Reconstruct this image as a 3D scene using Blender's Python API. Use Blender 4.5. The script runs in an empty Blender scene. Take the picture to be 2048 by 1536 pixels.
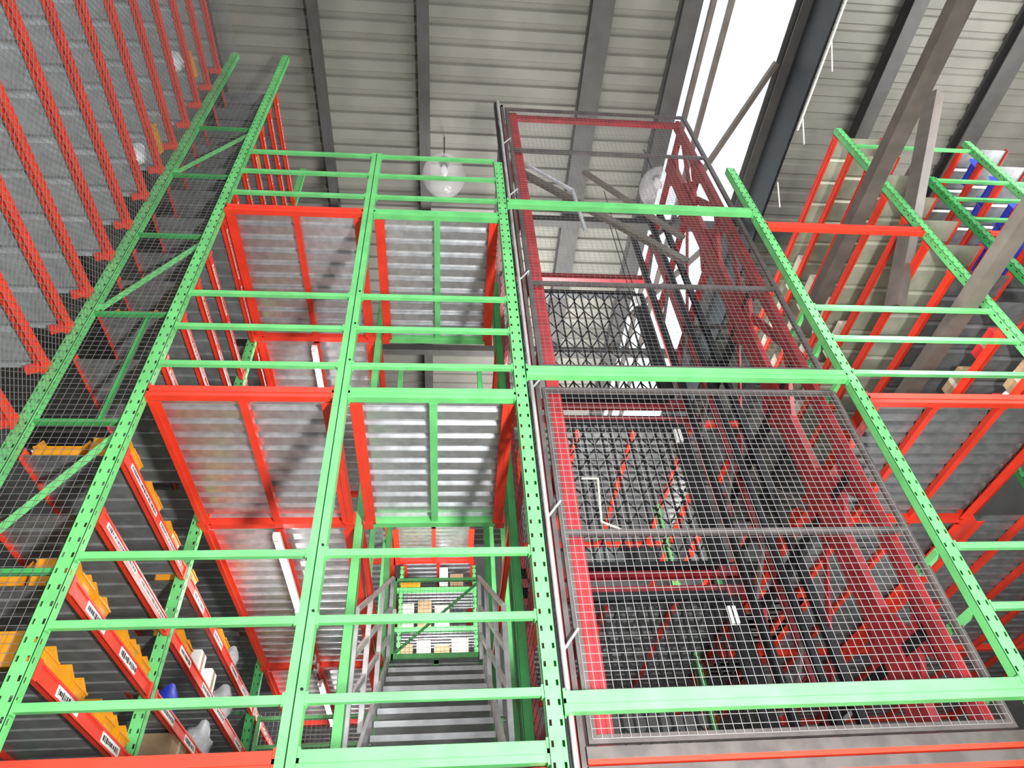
import bpy, math, random
from mathutils import Matrix, Vector
random.seed(7)
C = bpy.context.scene.collection
sc = bpy.context.scene

# ------------------------------------------------------------------ camera
R = ((0.99531, -0.00516, -0.09657), (-0.07406, -0.68281, -0.72683), (-0.06218, 0.73058, -0.67999))
F = 1392.5
CAM = Vector((0, 0, 1.5))
cam = bpy.data.objects.new('camera', bpy.data.cameras.new('camera'))
C.objects.link(cam)
cam.matrix_world = Matrix.Translation(CAM) @ Matrix(R).to_4x4()
cam.data.sensor_width = 36
cam.data.lens = 36 * F / 2048
cam.data.shift_y = (862 - 768) / 2048
cam.data.clip_start = 0.05
cam.data.clip_end = 200
sc.camera = cam

# measured levels
D = 3.43
XL, X0, X1, X2, X3, X4, X5, X6 = -2.69, -2.06, -0.72, 0.55, 3.13, 4.87, 5.5, 6.48
ZC, ZA, ZB = 2.63, 5.08, 7.53
YB, YC_, YE = 4.95, 7.7, 9.4

# ------------------------------------------------------------------ materials
def mat(name, col, rough=.5, metal=0., noise=0., nscale=8., emit=None, alpha=None, col2=None, bump=0., trans=0.):
    m = bpy.data.materials.new(name); m.use_nodes = True
    nt = m.node_tree; b = nt.nodes['Principled BSDF']
    b.inputs['Base Color'].default_value = (*col, 1)
    b.inputs['Roughness'].default_value = rough
    b.inputs['Metallic'].default_value = metal
    if trans: b.inputs['Transmission Weight'].default_value = trans
    if noise or col2:
        tc = nt.nodes.new('ShaderNodeTexCoord'); n = nt.nodes.new('ShaderNodeTexNoise')
        n.inputs['Scale'].default_value = nscale; n.inputs['Detail'].default_value = 5
        r = nt.nodes.new('ShaderNodeMixRGB'); k = 1 - noise
        c2 = col2 or tuple(c * k for c in col)
        r.inputs['Color1'].default_value = (*c2, 1); r.inputs['Color2'].default_value = (*col, 1)
        rp = nt.nodes.new('ShaderNodeMapRange')
        rp.inputs['From Min'].default_value = .38; rp.inputs['From Max'].default_value = .62
        nt.links.new(tc.outputs['Object'], n.inputs['Vector']); nt.links.new(n.outputs['Fac'], rp.inputs['Value'])
        nt.links.new(rp.outputs['Result'], r.inputs['Fac']); nt.links.new(r.outputs['Color'], b.inputs['Base Color'])
        if bump:
            bm_ = nt.nodes.new('ShaderNodeBump'); bm_.inputs['Strength'].default_value = bump
            bm_.inputs['Distance'].default_value = .01
            nt.links.new(n.outputs['Fac'], bm_.inputs['Height']); nt.links.new(bm_.outputs['Normal'], b.inputs['Normal'])
    if emit:
        b.inputs['Emission Color'].default_value = (*col, 1); b.inputs['Emission Strength'].default_value = emit
    if alpha is not None:
        b.inputs['Alpha'].default_value = alpha
    return m
M = dict(
 green=mat('green_paint', (.16, .61, .19), .38, 0, .18, 5),
 dgreen=mat('dark_green_paint', (.05, .36, .09), .45, 0, .2, 5),  # darker green for rear and deeper uprights and the level end braces
 red=mat('red_paint', (.84, .05, .022), .36, 0, .15, 5),
 wine=mat('shaded_cage_and_dark_red', (.30, .020, .026), .42, 0, .35, 7),  # same cage paint with shade put into its colour; also dark red fittings
 lit_cage_red=mat('lit_cage_red_paint', (.42, .026, .032), .42, 0, .3, 7),  # brighter copy of the cage paint, light put into the colour
 brown=mat('primer_grey_steel', (.135, .115, .11), .5, .3, .3, 9),
 galv=mat('galvanised_steel', (.86, .87, .89), .30, .88, .18, 14),
 shelf=mat('grey_shelf_steel', (.28, .29, .29), .42, .5, .25, 10),
 stair=mat('stair_steel', (.55, .57, .59), .5, .3, .2, 8),
 rail=mat('galvanised_tube', (.62, .63, .64), .4, .4, .2, 8),
 roof=mat('roof_sheet', (.21, .20, .17), .6, .1, .25, 1.2),
 rafter=mat('dark_roof_steel', (.07, .065, .06), .6, .1, .2, 4),
 dark=mat('black_steel', (.018, .019, .022), .45, .4, .3, 5),
 truss=mat('brown_grey_steel', (.16, .135, .115), .55, .2, .25, 4),
 wire=mat('zinc_wire', (.40, .39, .39), .5, .3),
 net=mat('dark_grey_wire', (.24, .24, .24), .5, .3),  # darker wire for the left screens and the upper lift panel
 lit_grey=mat('lit_shelf_steel', (.42, .45, .46), .5, .3, .2, 10),  # shelf steel again, flash light on the near left rack put into the colour
 olive=mat('zinc_deck_with_reflection', (.55, .55, .42), .45, .3, .35, 3),  # yellowish light reflected by the zinc is put into the colour
 white=mat('white_sticker', (.82, .82, .80), .5),
 ink=mat('black_ink', (.01, .01, .012), .5),
 yellow=mat('yellow_plastic', (.72, .29, .01), .4, 0, .1, 6),
 blue=mat('blue_plastic', (.025, .05, .55), .35, 0, .1, 6),
 card=mat('brown_cardboard', (.42, .28, .16), .8, 0, .2, 12),
 cream=mat('pale_cardboard', (.66, .62, .48), .8, 0, .15, 12),
 tape=mat('red_print', (.6, .03, .03), .6),
 bag=mat('clear_plastic_bag', (.75, .78, .8), .2, 0, .3, 10, alpha=.45, bump=.6),
 wbag=mat('white_plastic_bag', (.72, .74, .76), .4, 0, .3, 10, bump=.6),
 glass=mat('lamp_glass', (.85, .82, .82), .08, 0, alpha=.28),
 tube=mat('lit_tube', (1, .98, .95), .5, emit=100.),
 concrete=mat('concrete_floor', (.30, .29, .28), .7, 0, .25, 2),
 wall=mat('grey_wall_sheet', (.30, .30, .29), .7, 0, .25, 1),
 mesh=mat('dark_mesh_wire', (.05, .045, .045), .5, .4),
)
sky = bpy.data.materials.new('skylight_sheet'); sky.use_nodes = True
nt = sky.node_tree; nt.nodes.clear()
o_ = nt.nodes.new('ShaderNodeOutputMaterial'); mx = nt.nodes.new('ShaderNodeMixShader'); mx.inputs[0].default_value = .45
a_ = nt.nodes.new('ShaderNodeBsdfTranslucent'); a_.inputs['Color'].default_value = (.9, .95, .95, 1)
b_ = nt.nodes.new('ShaderNodeBsdfTransparent')
nt.links.new(a_.outputs[0], mx.inputs[1]); nt.links.new(b_.outputs[0], mx.inputs[2]); nt.links.new(mx.outputs[0], o_.inputs[0])
M['sky'] = sky

# ------------------------------------------------------------------ mesh builder
class MB:
    def __init__(s): s.v = []; s.f = []; s.mi = []; s.cur = 0
    def q(s, pts, faces):
        n = len(s.v); s.v += [tuple(p) for p in pts]
        for f in faces: s.f.append(tuple(n + i for i in f)); s.mi.append(s.cur)
        return s
    def box(s, x0, x1, y0, y1, z0, z1):
        p = [(x0,y0,z0),(x1,y0,z0),(x1,y1,z0),(x0,y1,z0),(x0,y0,z1),(x1,y0,z1),(x1,y1,z1),(x0,y1,z1)]
        return s.q(p, [(0,3,2,1),(4,5,6,7),(0,1,5,4),(1,2,6,5),(2,3,7,6),(3,0,4,7)])
    def bar(s, a, b, w, h=None, up=(0,0,1), n=4, caps=True, rot=0):
        """prism between a and b; w across, h along up"""
        a = Vector(a); b = Vector(b); d = (b - a).normalized(); h = h or w
        u = Vector(up); u = u - d * u.dot(d)
        if u.length < 1e-4: u = Vector((0,1,0)) - d * d.y
        u.normalize(); r = d.cross(u)
        if n == 4 and not rot: off = [(-w/2,-h/2),(w/2,-h/2),(w/2,h/2),(-w/2,h/2)]
        else: off = [(w/2*math.cos(2*math.pi*i/n+rot), h/2*math.sin(2*math.pi*i/n+rot)) for i in range(n)]
        pts = [a + r*x + u*y for x, y in off] + [b + r*x + u*y for x, y in off]
        fs = [(i, (i+1) % n, n+(i+1) % n, n+i) for i in range(n)]
        if caps: fs += [tuple(range(n))[::-1], tuple(range(n, 2*n))]
        return s.q(pts, fs)
    def path(s, pts, w, n=8):
        for a, b in zip(pts, pts[1:]): s.bar(a, b, w, n=n)
        return s
    def lathe(s, prof, c, n=24):
        base = len(s.v)
        for r, z in prof:
            for i in range(n):
                t = 2*math.pi*i/n; s.v.append((c[0]+r*math.cos(t), c[1]+r*math.sin(t), c[2]+z))
        for k in range(len(prof)-1):
            for i in range(n):
                s.f.append((base+k*n+i, base+k*n+(i+1) % n, base+(k+1)*n+(i+1) % n, base+(k+1)*n+i)); s.mi.append(s.cur)
        return s
    def build(s, name, ms, parent=None, loc=(0,0,0), smooth=False):
        me = bpy.data.meshes.new(name)
        org = Vector(loc)
        me.from_pydata([tuple(Vector(p) - org) for p in s.v], [], s.f)
        ms = ms if isinstance(ms, (list, tuple)) else [ms]
        for m in ms: me.materials.append(M[m])
        me.polygons.foreach_set('material_index', [min(i, len(ms)-1) for i in s.mi])
        if smooth: me.polygons.foreach_set('use_smooth', [True]*len(me.polygons))
        me.update()
        o = bpy.data.objects.new(name, me); C.objects.link(o); o.location = loc
        if parent: o.parent = parent; o.location = org - PL[parent.name]
        PL[o.name] = org
        return o
PL = {}
def thing(name, label, cat, loc=(0,0,0), group=None):
    o = bpy.data.objects.new(name, None); C.objects.link(o); o.location = loc; o.empty_display_size = .1
    PL[o.name] = Vector(loc)
    return tag(o, label, cat, group)
def tag(o, label=None, cat=None, group=None, kind=None):
    if label: o['label'] = label
    if cat: o['category'] = cat
    if group: o['group'] = group
    if kind: o['kind'] = kind
    return o
def struct(o, label=None): return tag(o, label, kind='structure')

ORD = ['lowest', 'second', 'third', 'fourth', 'fifth', 'sixth', 'seventh', 'eighth', 'ninth', 'tenth', 'eleventh', 'twelfth', 'thirteenth', 'fourteenth']

# ------------------------------------------------------------------ profile of folded deck sheets (ribs run along X)
def deck(mb, x0, x1, y0, y1, z, pitch=.14, h=.03, flat=.62, t=.003):
    n = max(1, round((y1-y0)/pitch)); p = (y1-y0)/n; pr = []
    for i in range(n):
        y = y0 + i*p
        pr += [(y, z), (y+p*flat, z), (y+p*(flat+.08), z+h), (y+p*.92, z+h)]
    pr.append((y1, z))
    pts = []
    for x in (x0, x1):
        pts += [(x, y, zz) for y, zz in pr] + [(x, y, zz+t) for y, zz in pr]
    k = len(pr); fs = []
    for i in range(k-1):
        fs.append((i, i+1, 2*k+i+1, 2*k+i)); fs.append((k+i, 3*k+i, 3*k+i+1, k+i+1))
        fs.append((i, k+i, k+i+1, i+1)); fs.append((2*k+i, 2*k+i+1, 3*k+i+1, 3*k+i))
    mb.q(pts, fs); return mb

# ------------------------------------------------------------------ perforated rack post
def post_mesh(mb, x, y, z0, z1, w=.085, d=.07, face='+x', front=True):
    """channel post: perforated front plate (towards -y), perforated flange on one side"""
    t = .003; s = 1 if face == '+x' else -1
    pit = .1; n = int((z1-z0)/pit); z1 = z0 + n*pit
    def plate(u0, u1, cols, put):
        us = [u0]
        for c in cols: us += [c-.007, c+.007]
        us.append(u1)
        for i in range(0, len(us), 2): put(us[i], us[i+1], z0, z1)
        for c in cols:
            for k in range(n+1):
                a = max(z0, z0+k*pit-.034); b = min(z1, z0+k*pit+.034)
                put(c-.007, c+.007, a, b)
    plate(x-w/2, x+w/2, [x-w*.3, x+w*.3] if front else [], lambda a, b, c, e: mb.box(a, b, y, y+t, c, e))
    xs = x+s*w/2
    plate(y, y+d, [y+d*.35], lambda a, b, c, e: mb.box(min(xs, xs-s*t), max(xs, xs-s*t), a, b, c, e))
    xo = x-s*w/2
    mb.box(min(xo, xo+s*t), max(xo, xo+s*t), y, y+d, z0, z1)
    # returned lips at the rear
    mb.box(x-w/2, x-w/2+.018, y+d-t, y+d, z0, z1); mb.box(x+w/2-.018, x+w/2, y+d-t, y+d, z0, z1)
    return mb
def foot(parent, x, y, z, col='green'):
    MB().box(x-.07, x+.07, y-.03, y+.1, z, z+.01).build('base_plate', col, parent)

def post(x, y, z0, z1, label, face='+x', col='green', w=.085, name='rack_post', stubs=(), front=True):
    r = thing(name, label, 'post', (x, y, z0))
    post_mesh(MB(), x, y, z0+.01, z1, w=w, face=face, front=front).build('upright', col, r)
    foot(r, x, y, z0, col)
    for z in stubs:
        MB().bar((x-.03, y+.07, z), (x-.03, y+.30, z), .035, .045).bar((x-.055, y+.30, z), (x-.005, y+.30, z), .05, .06).build('bracket', col, r)
    return r

# facade posts ------------------------------------------------------
post(XL, D, 0, 11.4, 'tall green perforated upright at the far left, closing the mesh-covered red shelves', '+x')
post(X0, D, 0, 11.4, 'tall green perforated upright at the left end of the red framed aisle floors', '+x')
post(X3, D, 0, 8.75, 'green perforated upright at the right side of the lift cage with short stub brackets', '+x',
     stubs=(ZA+.288, ZA+.713, ZA+1.13, ZC+.288, ZC+.713, ZC+1.13))
post(X4, D, 0, 9.95, 'green perforated upright on the far right rising in front of the yellowish shelf undersides', '-x')
post(X5, D, 0, 8.75, 'dark green perforated upright behind the topmost right rack, holding three thin handrails', '-x', 'dgreen')
post(X6, D, 0, 9.75, 'green perforated upright at the top right corner beside the blue bins', '-x')
# P1: back-to-back twin post, plain face with bolt heads
r = thing('rack_post', 'green twin upright with a dark seam, between the red framed floors and the stair bay', 'post', (X1, D, 0))
MB().box(X1-.048, X1-.004, D, D+.07, .01, 8.7).build('upright', 'green', r)
MB().box(X1+.004, X1+.048, D, D+.07, .01, 8.7).build('upright', 'green', r)
MB().box(X1-.006, X1+.006, D+.012, D+.05, .01, 8.7).build('seam_strip', 'dark', r)
for zl in (ZC, ZA):
    for hz in (.288, .713, 1.13): MB().bar((X1+.03, D-.007, zl+hz+.045), (X1+.03, D+.001, zl+hz+.045), .016, n=8).build('bolt', 'dark', r); foot(r, X1, D, 0)
post(X2, D, 0, 8.7, 'green perforated upright between the stair bay and the wine red lift cage', '+x', w=.09)

# ------------------------------------------------------------------ handrails
def handrail(xa, xb, y, z, label, col='green', group=None):
    r = thing('handrail', label, 'handrail', (xa, y, z), group)
    MB().box(xa, xb, y, y+.03, z-.022, z+.022).build('rail_tube', col, r)
    MB().box(xa-.001, xa+.012, y-.004, y+.034, z-.034, z+.034).build('end_plate', col, r)
    MB().box(xb-.012, xb+.001, y-.004, y+.034, z-.034, z+.034).build('end_plate', col, r)
HN = ['lowest', 'middle', 'top']
LV = {ZC: 'lowest', ZA: 'middle', ZB: 'upper'}
for zl, ln in ((ZC, 'the lowest floor beam'), (ZA, 'the middle floor beam'), (ZB, 'the uppermost floor beam')):
    for k, hz in enumerate((.288, .713, 1.13)):
        handrail(X0+.045, X1-.05, D+.005, zl+hz, f'{HN[k]} of the three green handrails over {ln}, across the red framed aisle', group=None)
        handrail(X1+.05, X2-.045, D+.005, zl+hz, f'{HN[k]} of the three green handrails over {ln}, across the stair bay')
        if zl != ZB: handrail(X3+.045, X4-.045, D+.005, zl+hz, f'{HN[k]} of the three green handrails over {ln}, right of the lift cage')
        else: handrail(X5+.045, X6+1.2, D+.005, zl+hz, f'{HN[k]} of the three thin green handrails crossing the blue bins, top right', 'green')
handrail(X4+.045, X6-.045, D+.02, 9.5, 'thin green tie rail joining the two far right uprights at their tops', 'green')

# ------------------------------------------------------------------ floor beams
def beam(xa, xb, y, z, col, label, h=.10, w=.05, name='floor_beam'):
    r = thing(name, label, 'beam', (xa, y, z))
    mb = MB().box(xa, xb, y, y+.004, z-h/2, z+h/2)                      # C section with lips
    mb.box(xa, xb, y+.004, y+w, z+h/2-.004, z+h/2).box(xa, xb, y+.004, y+w, z-h/2, z-h/2+.004)
    mb.box(xa, xb, y-.006, y, z-h*.12, z+h*.12)
    mb.build('channel', col, r)
    for x in (xa, xb):
        s = 1 if x == xa else -1
        MB().box(min(x, x+s*.012), max(x, x+s*.012), y-.006, y+w+.004, z-h/2-.012, z+h/2+.012).build('end_plate', col, r)
    return r
for zl, ln in ((ZC, 'lowest'), (ZA, 'middle'), (ZB, 'uppermost')):
    beam(X0+.045, X1-.05, D+.008, zl, 'red', f'{ln} red floor beam at the front of the left aisle')
    beam(X1+.05, X2-.045, D+.008, zl, 'green', f'{ln} green floor beam at the front of the stair bay')
    beam(X2+.047, X3-.045, D-.02, zl+.224, 'green', f'{ln} long green beam running in front of the lift cage', h=.105)
    beam(X3+.045, X4-.045, D+.008, zl+(.02 if zl == ZB else 0), 'red', f'{ln} red floor beam right of the lift cage')
beam(X5+.045, X6+1.2, D+.008, ZB, 'red', 'red floor beam behind the dark green upright at the far right')

# ------------------------------------------------------------------ mezzanine floor bays (seen from below)
def floor_bay(xa, xb, ya, yb, z, cside, cend, cmid, label, joists=1, front=False, back=True, sheet='galv', pitch=.14, side=True):
    r = thing('mezzanine_floor', label, 'floor', ((xa+xb)/2, ya, z-.05))
    if side:
        for x in (xa, xb):
            s = 1 if x == xa else -1
            mb = MB().box(x-.0025, x+.0025, ya, yb-.02, z-.06, z+.04)
            mb.box(min(x, x+s*.085), max(x, x+s*.085), ya, yb-.02, z-.06, z-.056)
            mb.box(min(x, x+s*.04), max(x, x+s*.04), ya, yb-.02, z-.068, z-.0602)
            mb.build('side_beam', cside, r)
    if back:
        MB().box(xa+.01, xb-.01, yb-.03, yb+.03, z-.06, z+.04).build('cross_beam', cend, r)
        if cside == 'red':
            MB().box(xa-.02, xa+.06, yb-.05, yb+.035, z-.075, z+.05).build('corner_bracket', cside, r)
            MB().box(xb-.06, xb+.02, yb-.05, yb+.035, z-.075, z+.05).build('corner_bracket', cside, r)
    for j in range(joists):
        x = xa+(xb-xa)*(j+1)/(joists+1)
        MB().box(x-.028, x+.028, ya+.0, yb-.031, z-.045, z+.005).box(x-.03, x+.03, ya+.0, ya+.012, z-.055, z+.01).build('joist', cmid, r)
    deck(MB(), xa+.01, xb-.01, ya, yb-.03, z+.008, pitch=pitch, h=.045, flat=.58).build('deck_sheet', sheet, r)
    return r
DEP = [(D+.06, YB, 'nearest'), (YB+.06, YC_, 'second'), (YC_+.06, 9.4, 'third'), (9.46, 11.5, 'farthest')]
for zl, ln in ((ZC, 'lowest'), (ZA, 'middle'), (ZB, 'uppermost')):
    for i, (ya, yb, dn) in enumerate(DEP):
        if zl == ZC and i < 1: pass
        floor_bay(X0+.05, X1-.05, ya, yb, zl, 'red', 'red', 'red', f'{dn} {ln} red framed metal deck over the left aisle, corrugated underside', pitch=.15)
for zl, ln in ((ZC, 'lowest'), (ZA, 'middle'), (ZB, 'uppermost')):
    floor_bay(X1+.06, X2-.05, D+.06, YB, zl, 'red', 'green', 'green', f'{ln} metal landing deck of the stair bay with a green centre joist', pitch=.15)
floor_bay(X1-.03, X2-.1, 8.5, 9.4, ZB, 'red', 'red', 'red', 'small red framed deck high behind the stair top', pitch=.1)
floor_bay(X1+.06, X2-.05, YC_, 9.2, ZA, 'green', 'green', 'green', 'green edged landing deck at the top of the stair', pitch=.125)
for i, (ya, yb, dn) in enumerate(DEP[:3]):
    floor_bay(X3+.05, X4-.05, ya, yb, ZA, 'red', 'red', 'red', f'{dn} red framed deck right of the lift cage, dull corrugated underside', joists=2, sheet='shelf', pitch=.125)
    floor_bay(X3+.05, X4-.05, ya, yb, ZC, 'red', 'red', 'red', f'{dn} lowest red framed deck right of the lift cage', joists=2, sheet='shelf', pitch=.125)

floor_bay(4.93, 7.6, 4.96, 7.7, ZA, 'red', 'red', 'red', 'broad red framed deck at the right edge, under the right rack', joists=4, sheet='shelf', pitch=.15)
floor_bay(4.93, 7.6, 7.76, 10.0, ZA, 'red', 'red', 'red', 'deeper broad red framed deck at the right edge', joists=4, sheet='shelf', pitch=.15)

# ------------------------------------------------------------------ shelves of racks (rails run along Y)
def labels_on(par, x, s, y0, y1, z, n, h=.045, long=False):
    """stickers with unreadable black codes on the outer face x"""
    L = min(.30, (y1-y0)/(n+.3)*.8)
    if long: L = (y1-y0)/n*.86
    for k in range(n):
        yc = y0+(y1-y0)*(k+.5+(0 if long else random.uniform(-.12, .12)))/n
        mb = MB(); xa = x+s*.0015
        mb.box(min(x, xa), max(x, xa), yc-L/2, yc+L/2, z-h/2, z+h/2)
        mb.cur = 1; y = yc-L/2+.02
        while y < yc+L/2-.02:
            w = random.choice((.006, .012, .02)); hh = h*random.uniform(.35, .6)
            mb.box(min(x, x+s*.0025), max(x, x+s*.0025), y, y+w, z-hh/2, z+hh/2); y += w+random.uniform(.004, .012)
        mb.build('code_sticker', ['white', 'ink'], par)
def rack_shelf(x, dpt, ya, yb, z, label, side=1, labels=2, col='red', dk='shelf', pitch=.15, h=.07, long=False):
    """front rail at x; shelf reaches dpt away from the aisle (side=+1: aisle is to the right)"""
    r = thing('rack_shelf', label, 'shelf', (x, ya, z))
    s = side
    mb = MB().box(min(x, x-s*.004), max(x, x-s*.004), ya, yb, z-h/2, z+h/2)
    mb.box(min(x, x-s*.035), max(x, x-s*.035), ya, yb, z-h/2, z-h/2+.004)
    mb.box(min(x, x+s*.006), max(x, x+s*.006), ya, yb, z+h/2-.014, z+h/2)
    mb.box(min(x, x+s*.006), max(x, x+s*.006), ya, yb, z-h/2, z-h/2+.012)
    sb = mb.build('shelf_beam', col, r)
    for y in (ya, yb):
        q = 1 if y == ya else -1
        MB().box(min(x-s*.02, x+s*.012), max(x-s*.02, x+s*.012), min(y, y+q*.035), max(y, y+q*.035), z-.06, z+.05).build('beam_end_hook', col, r)
    if labels:
        labels_on(sb, x+s*.0005, s, ya+.08, yb-.08, z+(.008 if long else 0), labels, .038 if long else .062, long)
    xb = x-s*dpt
    MB().box(min(xb, xb+s*.004), max(xb, xb+s*.004), ya, yb, z-h/2, z+h/2).build('back_beam', col, r)
    deck(MB(), min(x-s*.006, xb+s*.006), max(x-s*.006, xb+s*.006), ya+.01, yb-.01, z-.01, pitch=pitch, h=.018, flat=.8, t=.002).build('shelf_deck', dk, r)
    return r
zs1 = [2.66, 3.15, 3.63, 4.10, 4.57, 5.49, 6.0, 6.46, 6.87, 7.45, 7.95, 8.42, 8.9, 9.37, 9.85, 10.3]
for bi, (ya, yb) in enumerate(((D+.08, YB-.005), (YB+.075, YC_-.005), (YC_+.075, 9.4))):
    for i, z in enumerate(zs1):
        if bi == 2 and (z < 3 or z > 9): continue
        seg = 'below the middle floor' if z < 5 else ('between the middle and upper floors' if z < 7.4 else 'above the upper floor')
        k = i if z < 5 else (i-5 if z < 7.4 else i-9)
        rack_shelf(X0+.03, .62, ya, yb, z, f'{ORD[k]} red sticker shelf {seg}, left rack, {DEP[bi][2]} bay', 1,
                   labels=(2 if bi == 0 else 4), pitch=.15, long=(z > 4 and not (bi == 1 and z < 5)), h=(.095 if z < 5 else .075))
# deeper uprights of the left rack
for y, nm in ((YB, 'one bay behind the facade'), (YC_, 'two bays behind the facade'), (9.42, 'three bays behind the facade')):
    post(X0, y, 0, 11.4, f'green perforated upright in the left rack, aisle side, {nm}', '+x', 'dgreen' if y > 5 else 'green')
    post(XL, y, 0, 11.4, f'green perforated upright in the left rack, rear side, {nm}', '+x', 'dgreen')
# end frame bracing between the two tall left posts
for i, z in enumerate((3.68, 4.81, 5.95, 7.06, 8.14, 9.2)):
    tag(MB().bar((XL+.043, D+.045, z), (X0-.043, D+.045, z), .035, .03).build('brace', 'dgreen'), f'level green end brace between the two left uprights, {ORD[i]} counted upwards', 'brace')
for i, (za, zb) in enumerate(((3.76, 4.72), (6.02, 6.97), (8.22, 9.12))):
    tag(MB().bar((XL+.05, D+.055, za), (X0-.05, D+.055, zb), .012, .05).build('brace', 'green'), f'{["lowest", "middle", "uppermost"][i]} slanting green end brace between the two left uprights', 'brace')
tag(MB().bar((XL+.42, D+.07, 4.81), (XL+.42, D+.07, 5.95), .02, .03).build('brace', 'dgreen'), 'thin upright green rod inside the left rack end', 'brace')

# ------------------------------------------------------------------ wire mesh helpers
def grid(mb, o, u, v, lu, lv, s, w=.0035):
    o = Vector(o); u = Vector(u); v = Vector(v)
    n = int(lu/s)
    for i in range(n+1):
        a = o+u*(i*lu/n); mb.bar(a, a+v*lv, w, n=4, caps=False, up=u)
    n = int(lv/s)
    for i in range(n+1):
        a = o+v*(i*lv/n); mb.bar(a, a+u*lu, w, n=4, caps=False, up=v)
    return mb
def diamond(mb, o, u, v, lu, lv, s, w=.003):
    o = Vector(o); u = Vector(u); v = Vector(v); t = -lv
    while t < lu:
        for sg in (1, -1):
            a0 = max(0, t); a1 = min(lu, t+lv)
            if a1 > a0:
                p = o+u*a0+v*(a0-t) if sg == 1 else o+u*a0+v*(lv-(a0-t))
                q = o+u*a1+v*(a1-t) if sg == 1 else o+u*a1+v*(lv-(a1-t))
                mb.bar(p, q, w, n=4, caps=False)
        t += s
    return mb
# mesh between the two left uprights
r = thing('wire_screen', 'fine square wire mesh on the rack end between the two tall left uprights', 'mesh', (XL, D, 2.7))
grid(MB(), (XL+.045, D+.02, 2.7), (1,0,0), (0,0,1), X0-XL-.09, 8.4, .05, .0022).build('wire_grid', 'net', r)
# chain link over the near left rack
r = thing('wire_screen', 'diamond wire netting stretched in front of the red shelves at the far left', 'mesh', (XL+.06, .9, 3))
diamond(MB(), (XL+.06, .9, 3.2), (0,1,0), (0,0,1), D-.93, 8.0, .06, .0024).build('wire_netting', 'net', r)

# ------------------------------------------------------------------ near left rack
zs2 = [3.2, 3.75, 4.25, 4.75, 5.27, 5.70, 6.12, 6.63, 7.11, 7.6, 8.1, 8.6, 9.1, 9.6, 10.1, 10.6]
for i, z in enumerate(zs2):
    rr = rack_shelf(XL-.03, .6, .9, D-.01, z, f'red edged shelf behind diamond netting at far left, {ORD[i] if i < 14 else ("fifteenth" if i == 14 else "sixteenth")} counted upwards', 1, labels=0, pitch=.3, h=.085, dk='lit_grey')
    MB().bar((XL-.02, D-.05, z-.02), (XL-.13, D-.05, z-.07), .04, .06).build('end_bracket', 'red', rr)
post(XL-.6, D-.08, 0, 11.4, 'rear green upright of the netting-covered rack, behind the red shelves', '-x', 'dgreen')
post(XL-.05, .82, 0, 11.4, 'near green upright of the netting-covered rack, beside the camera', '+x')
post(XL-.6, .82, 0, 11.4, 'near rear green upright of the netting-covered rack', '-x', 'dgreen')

# ------------------------------------------------------------------ right racks
zs3 = [5.5, 6.0, 6.46, 6.9, 7.42, 7.9, 8.4, 8.9, 9.37, 9.85]
for bi, (ya, yb) in enumerate(((D+.08, 6.9),)):
    for i, z in enumerate(zs3):
        rack_shelf(X4-.03, .62, ya, yb, z, f'{ORD[i]} red railed shelf, counted upwards, of the rack right of the lift', -1, labels=0, pitch=.3, dk='olive' if z > 7.3 else 'shelf', h=.085)
for y, nm in ((6.95, 'one'),):
    post(X4, y, 0, 9.9, f'green upright of the right rack, {nm} bay behind the front', '-x', 'dgreen')
zs4 = [7.9, 8.35, 8.8, 9.25, 9.7]
for i, z in enumerate(zs4):
    rack_shelf(X6-.03, .62, D+.08, YB+.6, z, f'{ORD[i]} orange red shelf with blue bins at the top right corner', -1, labels=0, pitch=.3, h=.08)
post(X6, YB+.65, 0, 9.75, 'rear green upright of the blue bin rack, top right', '-x', 'dgreen')

# ------------------------------------------------------------------ bins
def bin_mesh(w, l, h):
    """open stacking bin: lowered, raked front at +x, thin walls, rim"""
    t = .004; mb = MB()
    def wall(p): mb.q(p, [(0,1,2,3),(7,6,5,4),(0,4,5,1),(1,5,6,2),(2,6,7,3),(3,7,4,0)])
    xf, xb = l/2, -l/2
    mb.box(xb+.01, xf-.02, -w/2+.008, w/2-.008, 0, t)
    for s in (-1, 1):
        y0 = s*(w/2-.008); y1 = s*w/2
        mb.q([(xb+.01,y0,0),(xf-.02,y0,0),(xf-.003,y1,h*.5),(xf-.05,y1,h),(xb,y1,h),
              (xb+.01,y0-s*t,0),(xf-.02,y0-s*t,0),(xf-.003,y1-s*t,h*.5),(xf-.05,y1-s*t,h),(xb,y1-s*t,h)],
             [(0,1,2,3,4),(9,8,7,6,5),(0,5,6,1),(1,6,7,2),(2,7,8,3),(3,8,9,4),(4,9,5,0)])
    wall([(xf-.02,-w/2+.008,0),(xf-.02,w/2-.008,0),(xf,w/2,h*.5),(xf,-w/2,h*.5),(xf-.024,-w/2+.008,0),(xf-.024,w/2-.008,0),(xf-.004,w/2,h*.5),(xf-.004,-w/2,h*.5)])
    wall([(xb+.01,-w/2+.008,0),(xb+.01,w/2-.008,0),(xb,w/2,h),(xb,-w/2,h),(xb+.014,-w/2+.008,0),(xb+.014,w/2-.008,0),(xb+.004,w/2,h),(xb+.004,-w/2,h)])
    mb.box(xb-.004, xb+.006, -w/2-.004, w/2+.004, h-.01, h)
    return mb
bins = {}
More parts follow.
